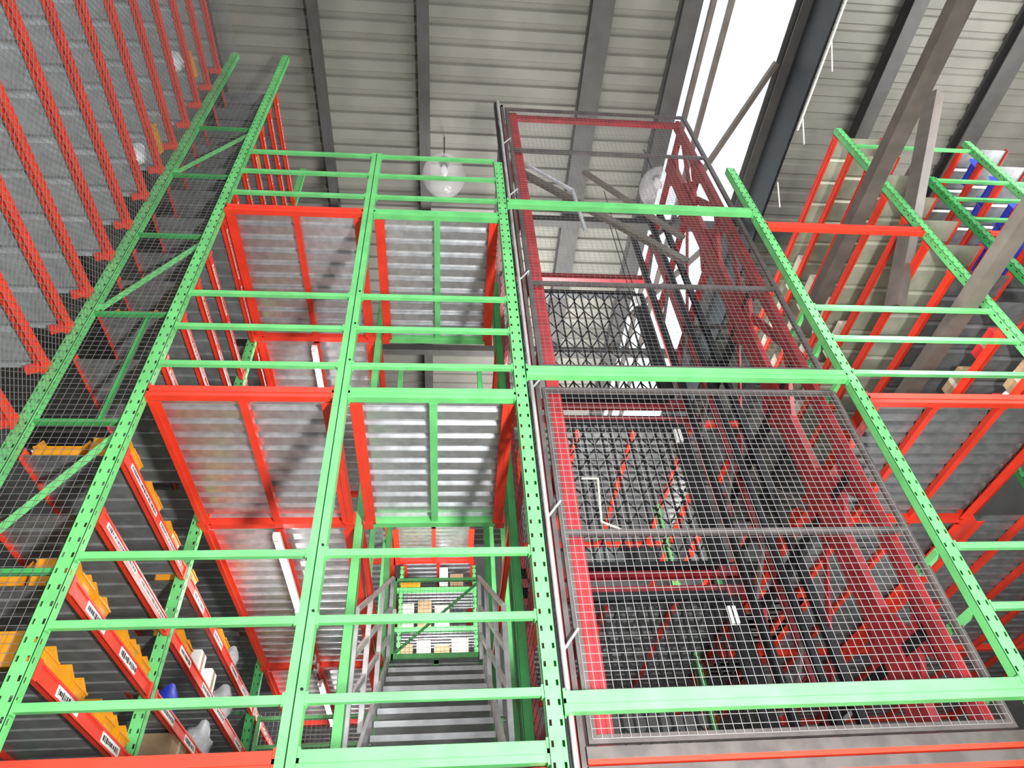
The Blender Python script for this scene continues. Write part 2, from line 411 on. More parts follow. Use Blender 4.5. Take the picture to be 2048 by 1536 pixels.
def storage_bin(x, y, z, label, col='yellow', w=.14, l=.24, h=.13, rz=0.):
    key = (col, w, l, h)
    if key not in bins:
        r = thing('storage_bin', label, 'bin', (0,0,0))
        b = bin_mesh(w, l, h).build('bin_body', col, r)
        rim = MB().box(l/2-.001, l/2+.004, -w/2-.003, w/2+.003, h*.5-.012, h*.5).build('front_rim', col, r)
        tg = MB().box(l/2-.009, l/2-.004, -w*.25, w*.25, h*.15, h*.36).build('card_holder', col, r)
        bins[key] = (r, [b, rim, tg])
    else:
        src, parts = bins[key]; r = src.copy(); C.objects.link(r)
        for p in parts: c = p.copy(); C.objects.link(c); c.parent = r
    r.location = (x, y, z); r.rotation_euler = (0, 0, rz); r['label'] = label; r['category'] = 'bin'
    return r
def rack_bins(specs, x, z, where, col='yellow', rz=0, **kw):
    for k, y in enumerate(specs):
        storage_bin(x, y, z, f'{col} bin on {where}, {["nearest", "second", "third", "fourth", "fifth", "sixth"][k]} along it', col, rz=rz, **kw)
fx = X0-.11
BW = dict(w=.18, l=.28, h=.19)
rack_bins([3.62, 4.02, 4.50, 4.76], fx, 3.17, 'the bottom left sticker shelf', **BW)
rack_bins([3.68, 3.94, 4.5, 4.76], fx, 3.65, 'the third shelf up at lower left', **BW)
rack_bins([3.68, 4.14, 4.62], fx, 4.59, 'the nearest shelf under the middle floor', **BW)
rack_bins([5.45], fx, 4.12, 'the fourth shelf of the second bay', **BW)
rack_bins([5.15, 6.35], fx, 4.59, 'the top shelf of the second bay', **BW)
rack_bins([3.75, 4.4], fx, 8.92, 'a high shelf above the upper floor at left', **BW)
# bins standing at the rack end, seen through the mesh
for (x, y, z, lb) in ((-2.46, 3.75, 6.02, 'large yellow bin behind the square mesh of the left rack end, halfway up'),
                      (-2.50, 3.75, 4.59, 'yellow bin behind the square mesh of the left rack end, beside the middle floor'),
                      (-2.50, 3.75, 3.65, 'yellow bin behind the square mesh at the lower left'),
                      (-2.3, 4.2, 9.87, 'yellow bin behind the mesh at the very top of the left rack')):
    storage_bin(x, y, z, lb, 'yellow', .3, .34, .2, rz=-math.pi/2)
for (y, z, lb) in ((3.05, 9.62, 'yellow bin among the upper red shelves at far left'), (3.2, 8.12, 'yellow bin standing on a red shelf at far left')):
    storage_bin(XL-.13, y, z, lb, 'yellow', .2, .2, .3)
for k, (y, z) in enumerate(((3.7, 8.82), (4.0, 8.82), (3.75, 8.37), (4.05, 8.37), (4.35, 8.37), (3.7, 9.27), (3.7, 7.92), (4.05, 7.92), (4.4, 7.92))):
    storage_bin(X6+.12, y, z, f'blue plastic bin in the top right rack, {ORD[k]} in order from the near upper shelf', 'blue', .26, .3, .26, rz=math.pi)

# ------------------------------------------------------------------ bags and boxes
def bag(x, y, z, s, label, m='wbag', seed=1):
    rnd = random.Random(seed); n = 10; mb = MB(); prof = []
    for k in range(7):
        t = k/6; prof.append((s*(.12+.42*max(0, math.sin(math.pi*min(.93, t*.8+.14)))**.5), s*t*.95))
    mb.lathe(prof, (0,0,0), 14)
    mb.v = [(a*(1+rnd.uniform(-.16, .16)), b*(1+rnd.uniform(-.16, .16))*.8, c+rnd.uniform(-.02, .02)*s) for a, b, c in mb.v]
    zmin = min(c for a, b, c in mb.v)
    mb.v = [(a*.75+x, b*.7+y, (c-zmin)*(1+.12*math.sin(a*30))+z) for a, b, c in mb.v]
    o = mb.build('plastic_bag', m, None, (x, y, z), smooth=True)
    return tag(o, label, 'bag')
def carton(x, y, z, w, d, h, label, m='card', rz=0, flaps=False):
    r = thing('carton', label, 'box', (x, y, z))
    MB().box(x-w/2, x+w/2, y-d/2, y+d/2, z, z+h).build('box_body', m, r)
    MB().box(x-w/2-.001, x+w/2+.001, y-.025, y+.025, z-.001, z+h+.001).build('tape_strip', 'cream' if m == 'card' else 'card', r)
    if flaps:
        MB().box(x+w/2, x+w/2+.002, y-d/2, y+d/2, z+h*.02, z+h*.3).build('red_print', 'white', r)
        MB().box(x-w/2, x+w/2, y-d/2-.002, y-d/2, z+h*.02, z+h*.28).build('print_panel', 'white', r)
        MB().box(x-w/2, x+w/2, y-d/2-.003, y-d/2-.001, z+h*.28, z+h*.36).build('red_stripe', 'tape', r)
    return r
bag(-2.42, 3.95, 8.44, .24, 'crumpled white plastic bag behind the mesh of the left rack end', 'wbag', 3)
bag(-2.33, 3.7, 6.89, .2, 'pale bag on a shelf behind the square mesh, near the diagonal brace', 'wbag', 4)
bag(-2.38, 3.7, 9.87, .26, 'white bag at the top of the left rack end', 'wbag', 5)
bag(XL-.1, 3.1, 7.62, .28, 'white plastic bag hanging over a red shelf at far left', 'wbag', 6)
bag(XL-.1, 2.85, 9.12, .3, 'white plastic bag high among the far left red shelves', 'wbag', 7)
bag(fx+.04, 5.5, 3.65, .24, 'blue plastic bag on a shelf just behind the second green upright', 'blue', 8)
bag(fx+.06, 6.75, 4.12, .3, 'clear plastic bag standing on a sticker shelf in the second bay', 'bag', 9)
bag(fx+.06, 6.4, 3.65, .3, 'clear plastic bag on the lower sticker shelf in the second bay', 'bag', 10)
bag(fx+.06, 6.75, 4.59, .22, 'clear bag beside yellow bins under the middle floor, second bay', 'bag', 11)
bag(fx+.06, 6.35, 3.17, .34, 'clear plastic bag beside the cardboard box at lower left', 'bag', 12)
carton(fx+.0, 5.80, 3.17, .26, .36, .42, 'open brown cardboard box with white and red printing at the bottom left', 'card', flaps=True)
for k, y in enumerate((5.3, 5.55)):
    carton(fx+.02, y+.6+.12*k, 4.12, .18, .16, .24, ['white', 'second white'][k]+' narrow box behind blue trim on the fourth shelf, second bay', 'white')
for k, (y, z, w, m) in enumerate(((3.75, 5.54, .3, 'card'), (4.2, 5.54, .34, 'tape'), (4.6, 5.54, .25, 'cream'), (3.8, 6.04, .3, 'tape'), (4.3, 6.04, .3, 'card'),
                                  (3.9, 6.5, .28, 'card'), (5.6, 5.54, .5, 'tape'), (6.3, 6.04, .5, 'card'))):
    carton(X4+.2, y, z, .26, w, .2+.03*(k % 3), f'{dict(card="brown", tape="red", cream="pale")[m]} box on the {"lowest" if z < 6 else "second" if z < 6.4 else "third"} right rack shelf, {["nearest", "middle", "farther"][k % 3]}, item {["beside the green upright", "left of it", "deeper in"][k//3]}', m)
for k, z in enumerate((8.42, 8.92, 9.39, 7.92)):
    for j in range(3):
        carton(X4+.22, 5.35+.7*j, z+.015, .36, .5, .26, f'pale yellow carton on the {ORD[k+1] if z > 8 else "first"} upper shelf of the right rack, {["near", "centre", "far"][j]} one', 'cream')

for k, (y, z, sz) in enumerate(((3.95, 5.52, .2), (4.5, 6.02, .22), (3.85, 6.48, .2), (4.9, 5.52, .26), (5.3, 6.48, .24))):
    bag(X4+.12, y, z, sz, f'crumpled white bag on a right rack shelf, {["nearest on the lowest", "on the second, beyond a brown box", "nearest on the third", "deeper on the lowest", "deeper on the third"][k]}', 'wbag', 20+k)
p = Matrix(R) @ Vector(((1748-1024)/F, -(735-862)/F, -1)); p = CAM + p*((X4+.14)/p.x)
storage_bin(X4+.14, p.y, 5.515, 'small yellow bin far along the lowest right rack shelf, beside the upright', 'yellow', .2, .24, .2, rz=math.pi)

# ------------------------------------------------------------------ stair
st = thing('staircase', 'grey steel staircase climbing away behind the lowest handrails to the green edged landing', 'stairs', (0, 5.0, ZC))
sx0, sx1 = -.60, .44
NS = 12; rise = (ZA-ZC)/NS; run = .2355; YT = YC_-.02
for k in range(1, NS):
    z = ZA-rise*k; y = YT-run*k
    MB().box(sx0, sx1, y-.02, y+run*.92, z-.035, z).box(sx0, sx1, y-.024, y-.018, z-.05, z+.003).build('tread', 'stair', st)
yb_, zb_ = YT-run*NS, ZC+.07
for x in (sx0-.03, sx1+.03): MB().box(x-.05, x+.05, yb_-.03, yb_+.1, ZC+.054, ZC+.064).build('foot_plate', 'rail', st)
for x, s in ((sx0-.03, -1), (sx1+.03, 1)):
    MB().bar((x, YT, ZA-.06), (x, yb_+.08, zb_+.1), .03, .2).build('stringer', 'rail', st)
def stair_rail(xt, xb, yb, zb, nm):
    r = thing('stair_handrail', nm, 'handrail', (xb, yb, ZC))
    top = []
    for f in (0, .36, .7, 1.):
        y = YT-(YT-yb)*f; x = xt+(xb-xt)*f; zt = ZA+1.08-(ZA+1.08-zb)*f
        zl = ZA-(YT-y)*rise/run if f < 1 else ZC
        MB().bar((x, y, zl-.02), (x, y, zt), .045).build('post', 'rail', r); top.append((x, y, zt))
    MB().path(top, .05).build('top_rail', 'rail', r)
    for hh in (.42, .78):
        MB().bar((xt, YT, ZA+1.08-hh), (xb, yb, zb-hh), .03, .05).build('mid_rail', 'rail', r)
    return r
stair_rail(sx0-.03, -.73, 5.45, 4.5, 'grey tubular handrail on the left side of the staircase')
stair_rail(sx1+.0, .55, 5.75, 4.68, 'grey tubular handrail on the right side of the staircase')
MBr = MB().bar((.62, 3.9, ZC+.35), (.60, 3.9, ZC+.5), .02, n=8).bar((.60, 3.9, ZC+.5), (.52, 3.86, ZC+.47), .02, n=8).bar((.62, 3.9, ZC+.35), (.56, D+.06, ZC+.34), .02, n=8)
tag(MBr.build('pull_hook', 'white'), 'small white bent hook beside the stair, low near the front upright', 'hook')

# posts of the stair bay behind the facade
for (x, y, nm, c, z0) in ((X1, YB, 'green upright at the left rear corner of the near stair landing', 'green', 0), (X2+.05, YB, 'dark green upright at the right rear corner of the near stair landing', 'dgreen', 0),
                      (X1-.0, YC_+.05, 'green upright left of the stair top', 'green', 0), (X2+.02, YC_+.05, 'green upright right of the stair top', 'dgreen', 0),
                      (X1-.32, 8.55, 'slender green upright left behind the landing, outer', 'green', ZA+.05), (X1-.16, 8.9, 'slender green upright left behind the landing, inner', 'green', ZA+.05),
                      (X2+.15, 8.6, 'slender green upright right behind the landing, inner', 'green', 0), (X2+.36, 8.9, 'slender green upright right behind the landing, outer', 'green', 0),
                      (X2+.16, 6.2, 'dark green upright beside the right stair rail', 'dgreen', 0)):
    post(x, y, z0, 8.7 if y < 6 else 10.2, nm, '+x' if x > 0 else '-x', c, w=.075, front=False)
def depth_beam(x, ya, yb, z, label, col='red', h=.1, w=.05):
    r = thing('floor_beam', label, 'beam', (x, ya, z))
    MB().box(x-w/2, x-w/2+.005, ya, yb, z-h/2, z+h/2).box(x-w/2, x+w/2, ya, yb, z-h/2, z-h/2+.005).box(x-w/2, x+w/2, ya, yb, z+h/2-.005, z+h/2).build('channel', col, r)
    MB().box(x-w/2-.004, x+w/2+.004, ya, ya+.012, z-h/2-.01, z+h/2+.01).build('end_plate', col, r)
    MB().box(x-w/2-.004, x+w/2+.004, yb-.012, yb, z-h/2-.01, z+h/2+.01).build('end_plate', col, r)
for z, n in ((ZA, 'middle'), (ZB, 'uppermost')):
    depth_beam(X1-.0, YB+.09, YC_+.0, z, f'red side beam left of the {n} stair opening')
    depth_beam(X2+.04, YB+.09, YC_+.0, z, f'red side beam right of the {n} stair opening')
# gate at the landing
g = thing('landing_gate', 'green framed gate with fine mesh at the top of the staircase', 'gate', (X1+.1, YC_+.02, ZA))
gx0, gx1 = X1+.12, X2-.12
for x in (gx0, gx1): MB().box(x-.02, x+.02, YC_+.02, YC_+.06, ZA+.04, ZA+1.1).build('gate_stile', 'green', g)
MB().box(gx0, gx1, YC_+.02, YC_+.06, ZA+1.06, ZA+1.1).build('top_bar', 'green', g)
MB().box(gx0, gx1, YC_+.02, YC_+.06, ZA+.04, ZA+.1).build('bottom_bar', 'green', g)
grid(MB(), (gx0, YC_+.04, ZA+.08), (1,0,0), (0,0,1), gx1-gx0, 1.0, .05, .003).build('wire_grid', 'mesh', g)
MB().bar((gx0, YC_+.07, ZA+.1), (gx1, YC_+.07, ZA+1.05), .01, .035).build('diagonal_bar', 'green', g)
for k, x in enumerate((gx0, gx1)):
    tag(MB().box(x-.035, x+.035, YC_-.02, YC_+.021, ZA+.55, ZA+.65).build('warning_lamp', 'white'), f'small white box fixed on the {["left", "right"][k]} gate post', 'fitting')
# rack across the far end of the landing
floor_bay(X1+.06, X2-.05, 9.46, 12.0, ZB, 'red', 'red', 'red', 'farthest high red framed deck beyond the stair top', pitch=.12)
deckz = deck(MB(), X1-.3, X2+.3, 9.5, 12.0, ZA, pitch=.12).build('floor_deck', 'galv'); tag(deckz, 'plain metal deck at the far end beyond the stair landing', 'floor')
fr = [('lowest', 5.75), ('second', 6.35), ('third', 7.0)]
for k, (n, z) in enumerate(fr):
    r = thing('rack_shelf', f'{n} shelf of the rack facing the stair top, green rail', 'shelf', (X1, YE, z))
    MB().box(X1+.02, X2-.02, YE, YE+.04, z-.035, z+.035).build('shelf_beam', 'green', r)
    deck(MB(), X1+.02, X2-.02, YE+.04, YE+.6, z, pitch=.1, h=.02).build('shelf_deck', 'galv', r)
for k, x in enumerate((X1+.08, X2-.08)):
    post(x, YE+.02, ZA+.034, ZB-.06, f'{["left", "right"][k]} upright of the rack facing the stair top', '+x', 'green', w=.06)
cx = [(-.55, .22, .3), (-.28, .2, .34), (-.02, .22, .28), (.24, .24, .36)]
for k, (n, z) in enumerate(fr[:2]):
    for j, (x, w, h) in enumerate(cx):
        if k == 1 and j == 3: continue
        carton(x, YE+.2, z+.024, w, .3, h*1.25+.04*k, f'{["brown", "pale"][(j+k) % 2]} carton on the {n} shelf facing the stair, {["leftmost", "second", "third", "rightmost"][j]}', ['card', 'cream'][(j+k) % 2])
storage_bin(-.5, YE+.15, 7.02, 'yellow bin on the top shelf facing the stair top', 'yellow', .3, .3, .2, rz=-math.pi/2)
carton(0.0, YE+.2, 7.024, .13, .2, .42, 'white tall packet on the top shelf facing the stair top', 'white')
carton(.2, YE+.2, 7.024, .2, .2, .3, 'brown carton on the top shelf facing the stair top', 'card')

r = thing('mesh_guard', 'green framed wire mesh guard across the left aisle, low at the bottom', 'mesh', (-2.0, 7.82, ZC))
for x in (-1.98, -.84): MB().box(x-.02, x+.02, 7.8, 7.84, ZC+.06, 4.55).build('guard_stile', 'green', r)
for z in (ZC+.1, 4.22, 4.52): MB().box(-1.96, -.86, 7.8, 7.84, z-.02, z+.02).build('guard_bar', 'green', r)
grid(MB(), (-1.97, 7.795, ZC+.1), (1,0,0), (0,0,1), 1.12, 1.85, .05, .003).build('wire_grid', 'wire', r)

# ------------------------------------------------------------------ fluorescent tubes
def tube(x, ya, yb, z, label):
    r = thing('tube_lamp', label, 'lamp', (x, ya, z))
    MB().box(x-.03, x+.03, ya-.03, yb+.03, z+.02, z+.06).build('lamp_housing', 'white', r)
    MB().bar((x, ya, z), (x, yb, z), .034, n=12).build('glowing_tube', 'tube', r)
    for y in (ya-.02, yb): MB().box(x-.02, x+.02, y, y+.02, z-.025, z+.02).build('lamp_socket', 'white', r)
tube(-1.41, 5.05, 6.25, ZA-.13, 'lit fluorescent tube under the middle floor of the left aisle')
tube(-1.41, 8.0, 9.2, ZA-.13, 'lit fluorescent tube deep in the left aisle under the middle floor')
tube(-1.41, 5.05, 6.25, ZB-.13, 'lit fluorescent tube under the upper floor of the left aisle')
tube(3.6, 7.5, 8.8, ZB-.13, 'lit tube behind the lift gates under the upper floor')
r = thing('conduit', 'dark red conduit rod hanging between the two lower tube lamps', 'pipe', (-1.41, 6.4, ZA-.1))
MB().bar((-1.41, 6.35, ZA-.1), (-1.41, 7.9, ZA-.1), .035, n=8).build('rod', 'wine', r)
for y in (6.5, 7.6): MB().bar((-1.41, y, ZA-.09), (-1.41, y, ZA+.01), .012, n=6).build('hanger', 'wine', r)
for k in range(6): MB().box(-1.435, -1.385, 6.5+.22*k, 6.56+.22*k, ZA-.135, ZA-.03).build('clip', 'rail', r)

# ------------------------------------------------------------------ lift cage
FY = D+.2; CX0, CX1, CYB = .74, 3.10, 6.05
cage = thing('lift_cage', 'wine red goods lift shaft cage with wire mesh panels right of the stair', 'lift cage', (CX0, FY, 0))
ZT = 10.5
def cpost(x, y, w, d, col='wine', z0=0., z1=ZT): MB().box(x, x+w, y, y+d, z0, z1).build('corner_post', col, cage)
cpost(CX0+.05, FY+.05, .10, .05, 'lit_cage_red'); cpost(CX1-.12, FY+.05, .05, .12, 'wine')
cpost(CX0, CYB, .09, .09); cpost(CX1-.07, CYB-.12, .05, .14, 'lit_cage_red')
for y, c, w in ((4.14, 'wine', .22), (4.88, 'dark', .08), (5.35, 'wine', .07)):
    MB().box(CX1-.10, CX1-.05, y, y+w, 0, ZT).build('side_post', c, cage)
MB().box(CX0, CX0+.05, 4.8, 4.87, 0, ZT).build('side_post', 'wine', cage)
zz = (10.42, 9.4, 8.3, 7.1, 5.9, 4.66, 3.4, 2.2)
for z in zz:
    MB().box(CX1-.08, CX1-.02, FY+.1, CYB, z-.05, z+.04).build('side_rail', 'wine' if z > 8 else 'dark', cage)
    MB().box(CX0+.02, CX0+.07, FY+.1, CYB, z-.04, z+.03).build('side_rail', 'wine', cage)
for i in range(7):
    if i < 4:
        ya, yb = (FY+.12, 4.16) if i % 2 == 0 else (4.16, FY+.12)
        MB().bar((CX1-.05, ya, zz[i]), (CX1-.05, yb, zz[i+1]), .02, .09).build('side_brace', 'wine', cage)
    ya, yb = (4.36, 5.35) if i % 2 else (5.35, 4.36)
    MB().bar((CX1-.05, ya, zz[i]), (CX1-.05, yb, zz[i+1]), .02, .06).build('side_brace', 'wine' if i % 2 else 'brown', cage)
    for y, q in ((FY+.16, 1), (4.14, -1), (4.36, 1), (5.93, -1)):
        for zg, t in ((zz[i+1]+.04, 1), (zz[i]-.05, -1)):
            MB().q([(CX1-.09, y, zg), (CX1-.09, y+q*.17, zg), (CX1-.09, y, zg+t*.28), (CX1-.05, y, zg), (CX1-.05, y+q*.17, zg), (CX1-.05, y, zg+t*.28)],
                   [(0,1,2),(5,4,3),(0,3,4,1),(1,4,5,2),(2,5,3,0)]).build('gusset', 'wine', cage)
for z in (10.42, 7.66, 7.36, 5.2, 4.98):
    MB().box(CX0, CX1, CYB, CYB+.08, z-.06, z+.06).build('back_beam', 'wine', cage)
MB().box(CX0+.1, CX1-.1, FY+.06, FY+.11, ZT-.13, ZT-.03).build('top_beam', 'wine', cage)
for z in (ZB, ZA, ZC): MB().box(CX0+.1, CX1, CYB+.081, 6.275, z-.03, z-.02).build('threshold_plate', 'dark', cage)
# mesh panels on the front
def panel(x0, x1, y, z0, z1, bars, nm, s=.05, lab=None, ww=.0023, wm='wire'):
    f = .045
    mb = MB().box(x0, x0+f, y, y+.03, z0, z1).box(x1-f, x1, y, y+.03, z0, z1).box(x0+f, x1-f, y, y+.03, z1-f, z1).box(x0+f, x1-f, y, y+.03, z0, z0+f)
    r = mb.build('mesh_panel', 'brown', cage)
    r['label'] = lab
    for z in bars: MB().box(x0+f, x1-f, y, y+.03, z-.02, z+.02).build('cross_bar', 'brown', r)
    grid(MB(), (x0+f*.5, y-.004, z0+f*.5), (1,0,0), (0,0,1), x1-x0-f, z1-z0-f, s, ww).build('wire_grid', wm, r)
    return r
panel(CX0, CX1, FY, 5.58, ZT+.03, (9.38, 6.74), 'u', lab='tall upper wire mesh panel on the front of the lift cage', ww=.0016, wm='net')
panel(CX0, CX1, FY, 2.72, 5.36, (4.02, 2.98), 'm', lab='middle wire mesh panel on the front of the lift cage, below the long green beam')
panel(CX0, CX1, FY, .15, 2.46, (1.4,), 'l', lab='lowest wire mesh panel of the lift cage, at the bottom edge')
r = thing('cage_sill', 'grey double sill rail with thin red edges between the lowest and middle lift cage mesh', 'rail', (CX0, FY, 2.5))
for za, zb, c in ((2.64, 2.70, 'brown'), (2.615, 2.64, 'red'), (2.55, 2.605, 'brown'), (2.52, 2.55, 'red')):
    MB().box(CX0-.02, CX1+.05, FY-.02, FY+.04, za, zb).build('sill_bar', c, r)
# left side panel
r = MB().box(CX0-.05, CX0-.02, FY, FY+.05, .1, ZT+.1).box(CX0-.05, CX0-.02, CYB-.05, CYB, .1, ZT+.1).box(CX0-.05, CX0-.02, FY, CYB, ZT+.05, ZT+.1).build('mesh_panel', 'brown', cage)
grid(MB(), (CX0-.035, FY+.04, .1), (0,1,0), (0,0,1), CYB-FY-.08, ZT, .1).build('wire_grid', 'mesh', r)
# conduit and brackets left of the cage
r = thing('conduit', 'pinkish white conduit running up between the green upright and the lift cage', 'pipe', (.68, FY-.03, .2))
MB().bar((.655, FY-.04, .2), (.655, FY-.04, 10.6), .03, n=10).build('pipe', 'rail', r)
MB().box(.67, .725, FY+.02, FY+.03, .2, 10.6).build('backing_plate', 'wine', r)
MB().box(.605, .635, FY-.03, FY+.03, .2, 10.6).build('backing_angle', 'dark', r)
for z in (3.2, 4.1, 5.3, 6.7, 8.2, 9.4):
    MB().path([(.655, FY-.04, z), (.75, FY-.06, z+.12), (.75, FY, z+.14)], .016, 6).build('clip', 'rail', r)
# lattice gates at the back
def lattice(z0, z1, x0, x1, lab):
    r = thing('lattice_gate', lab, 'gate', (x0, CYB-.1, z0)); y = CYB-.12
    MB().box(x0-.04, x1+.06, y-.03, y+.05, z1, z1+.09).build('top_track', 'dark', r)
    MB().box(x0-.04, x1+.06, y-.03, y+.05, z0-.06, z0).build('bottom_track', 'dark', r)
    n = 13; mb = MB(); w = (x1-x0)/n
    for i in range(n+1): mb.box(x0+i*w-.009, x0+i*w+.009, y-.012, y+.012, z0, z1)
    mb.build('bars', 'dark', r)
    mb = MB(); H = (z1-z0)/5
    for b in range(5):
        for i in range(n):
            za = z0+b*H+.1; zc = za+H*.42
            if i % 2: mb.bar((x0+i*w, y+.016, zc), (x0+(i+1)*w, y+.016, za), .005, .018)
            else: mb.bar((x0+i*w, y+.016, za), (x0+(i+1)*w, y+.016, zc), .005, .018)
            if i % 2: mb.bar((x0+i*w, y-.016, zc), (x0+(i+1)*w, y-.016, zc+H*.4), .005, .018)
            else: mb.bar((x0+i*w, y-.016, zc+H*.4), (x0+(i+1)*w, y-.016, zc), .005, .018)
    mb.build('folding_lattice', 'dark', r)
    MB().box(x1, x1+.16, y-.06, y+.06, z0, z1).build('gate_post', 'dark', r)
    MB().box(x1-.02, x1+.06, y-.1, y-.06, z1-.3, z1-.12).build('lock_box', 'white', r)
    return r
lattice(ZB+.12, 9.75, 1.3, 2.72, 'black folding lattice gate at the back of the lift, upper floor')
lattice(ZA+.15, 7.12, 1.3, 2.72, 'black folding lattice gate at the back of the lift, middle floor')
lattice(ZC+.15, 4.80, 1.3, 2.72, 'black folding lattice gate at the back of the lift, lowest floor')
# mast
ms = thing('lift_mast', 'black and brown guide mast standing inside the lift cage on the right', 'mast', (2.85, 5.1, 0))
MB().box(2.78, 2.84, 5.45, 5.53, 0, 10.7).build('guide_rail', 'dark', ms)
MB().box(2.88, 2.94, 5.0, 5.07, 0, 10.7).build('guide_rail', 'dark', ms)
for k in range(10):
    MB().bar((2.81, 5.5, .5+k), (2.91, 5.05, 1.0+k), .03, .04).build('cross_tie', 'brown', ms)
for i, (x, y) in enumerate(((2.3, 4.9), (2.42, 5.3))):
    tag(MB().bar((x, y, 3.2), (x, y, 10.9), .012, n=6).build('lift_cable', 'dark'), f'thin dark lift cable hanging inside the cage, {["nearer", "farther"][i]}', 'cable')
# pipe braces in the upper cage
r = thing('bent_pipe', 'grey bent pipe behind the top mesh panel of the lift cage', 'pipe', (.88, FY+.15, 9.3))
MB().path([(.88, FY+.16, 9.4), (1.42, FY+.16, 8.75), (1.45, FY+.16, 7.9)], .045).build('pipe', 'rail', r)
tag(MB().bar((.86, FY+.3, 9.45), (2.5, FY+.3, 7.6), .05, .09).build('brace', 'truss'), 'dark diagonal brace crossing the top lift cage panel', 'brace')
tag(MB().bar((1.75, FY+.5, 9.9), (2.7, FY+.5, 8.4), .04, .07).build('brace', 'truss'), 'second dark diagonal brace right of the bent pipe in the lift cage', 'brace')
r = thing('crank_handle', 'thin cream bent rod hanging in the middle lift cage panel', 'rod', (.98, FY+.12, 4.2))
MB().path([(.98, FY+.2, 4.62), (1.1, FY+.2, 4.62), (1.07, FY+.2, 4.24), (1.3, FY+.2, 4.12)], .016, 8).build('rod', 'cream', r)

# floors and racks behind the lift
for z, n in ((ZB, 'upper'), (ZA, 'middle'), (ZC, 'lowest')):
    floor_bay(.95, 3.9, 6.35, 9.0, z, 'red', 'red', 'red', f'{n} red framed deck behind the lift gates', joists=3, sheet='shelf', pitch=.14)
    beam(.95, 3.9, 6.28, z, 'red', f'{n} red edge beam behind the lift gates')
for z, n in ((3.2, 'lowest'), (3.75, 'second'), (4.3, 'third'), (5.6, 'fourth'), (6.15, 'fifth'), (6.7, 'sixth')):
    rack_shelf(3.95-.9, .6, 6.5, 9.0, z, f'{n} red shelf of the rack behind the lift cage', -1, labels=0, pitch=.3)
for x, y in ((3.0, 6.45), (3.0, 7.7), (1.0, 7.7), (2.0, 9.0)):
    post(x, y, 0, 7.4, f'green upright behind the lift cage, {"right front" if y < 7 else "right rear" if x > 2.5 else "left rear" if x < 1.5 else "farthest centre"}', '-x', 'green')
for k, (x, z, m) in enumerate(((1.3, 3.0, 'card'), (1.7, 3.0, 'blue'), (2.4, 3.0, 'cream'), (1.4, 5.5, 'card'), (2.1, 5.5, 'tape'))):
    pass

# ------------------------------------------------------------------ brown-grey roof truss members at right
def at(px, py, **k):
    d = Matrix(R) @ Vector(((px-1024)/F, -(py-862)/F, -1)); a, v = list(k.items())[0]; i = 'XYZ'.index(a)
    return CAM + d*((v-CAM[i])/d[i])
gt = thing('gantry_truss', 'brown grey steel truss crossing in front of the right rack, V shaped at its top', 'truss', (4.44, 3.4, 8.1))
p0 = (4.44, 1.4, 8.10); p1 = (4.44, 5.2, 8.10)
MB().bar(p0, p1, .16, .14).build('chord', 'truss', gt)
MB().bar((4.62, 1.4, 8.3), (4.62, 3.0, 8.3), .13, .12).build('chord', 'truss', gt)
pa = at(1868, 190, Y=2.7); pb = at(1789, 616, Y=4.1)
MB().bar(pa, pb, .13, .15).build('diagonal', 'truss', gt)
pa = at(1830, 330, Y=3.7); pb = at(1665, 620, Y=5.2)
MB().bar(pa, pb, .06, .08).build('diagonal', 'truss', gt)
q = at(1925, 620, Y=3.5)
tag(MB().bar((q.x, 2.0, q.z), (q.x, 5.2, q.z), .15, .12).build('crane_rail', 'truss'), 'brown grey steel rail running away at the far right, behind the middle floor handrails', 'beam')

# ------------------------------------------------------------------ roof
ZR = 12.2
def roofpanel(x0, x1, n):
    o = deck(MB(), x0, x1, -1.0, 16, ZR, pitch=.25, h=.035, flat=.55).build(n, 'roof'); struct(o)
roofpanel(-9, 3.40, 'ceiling'); roofpanel(4.85, 12, 'ceiling')
o = MB().box(3.40, 4.85, -1, 16, ZR+.0, ZR+.01).build('window_1', 'sky'); struct(o, 'translucent skylight strip in the roof')
rafts = [(-6.2, .12), (-4.7, .12), (-3.2, .12), (-1.78, .12), (-.32, .16), (2.1, .30), (3.32, .26), (4.96, .26), (6.5, .22), (8.3, .3)]
RL = ['leftmost', 'second from left', 'third from left', 'left of the middle upright', 'above the stair bay', 'left over the lift cage', 'along the left edge of the skylight', 'along the right edge of the skylight', 'right of the black lattice girder', 'rightmost']
for k, (x, w) in enumerate(rafts):
    r = thing('roof_beam', f'dark roof beam {RL[k]}', 'beam', (x, -1, ZR-.2))
    MB().box(x-w/2, x+w/2, -1, 16, ZR-.24, ZR-.22).box(x-.01, x+.01, -1, 16, ZR-.22, ZR-.02).box(x-w/2, x+w/2, -1, 16, ZR-.02, ZR).build('i_section', 'rafter', r)
# black lattice girder
r = thing('lattice_girder', 'black lattice girder with pale diagonal rods under the roof, right of the skylight', 'girder', (5.1, -1, 11.4))
MB().box(4.95, 5.27, -1, 16, 11.86, 11.90).build('chord', 'dark', r)
MB().box(4.95, 4.99, -1, 16, 11.2, 11.86).build('chord', 'dark', r)
for k in range(6): MB().bar((5.01, -.2+k, 11.18), (5.19, 0.2+k, 11.18), .02, n=6).build('bracing_rod', 'white', r)
for y in (0., 4., 8., 12.): MB().bar((5.1, y, 11.9), (5.1, y, ZR), .05, .05).build('hanger', 'dark', r)
MB().bar((5.01, -1, 11.17), (5.01, 4.0, 11.17), .03, n=6).build('long_rod', 'white', r)
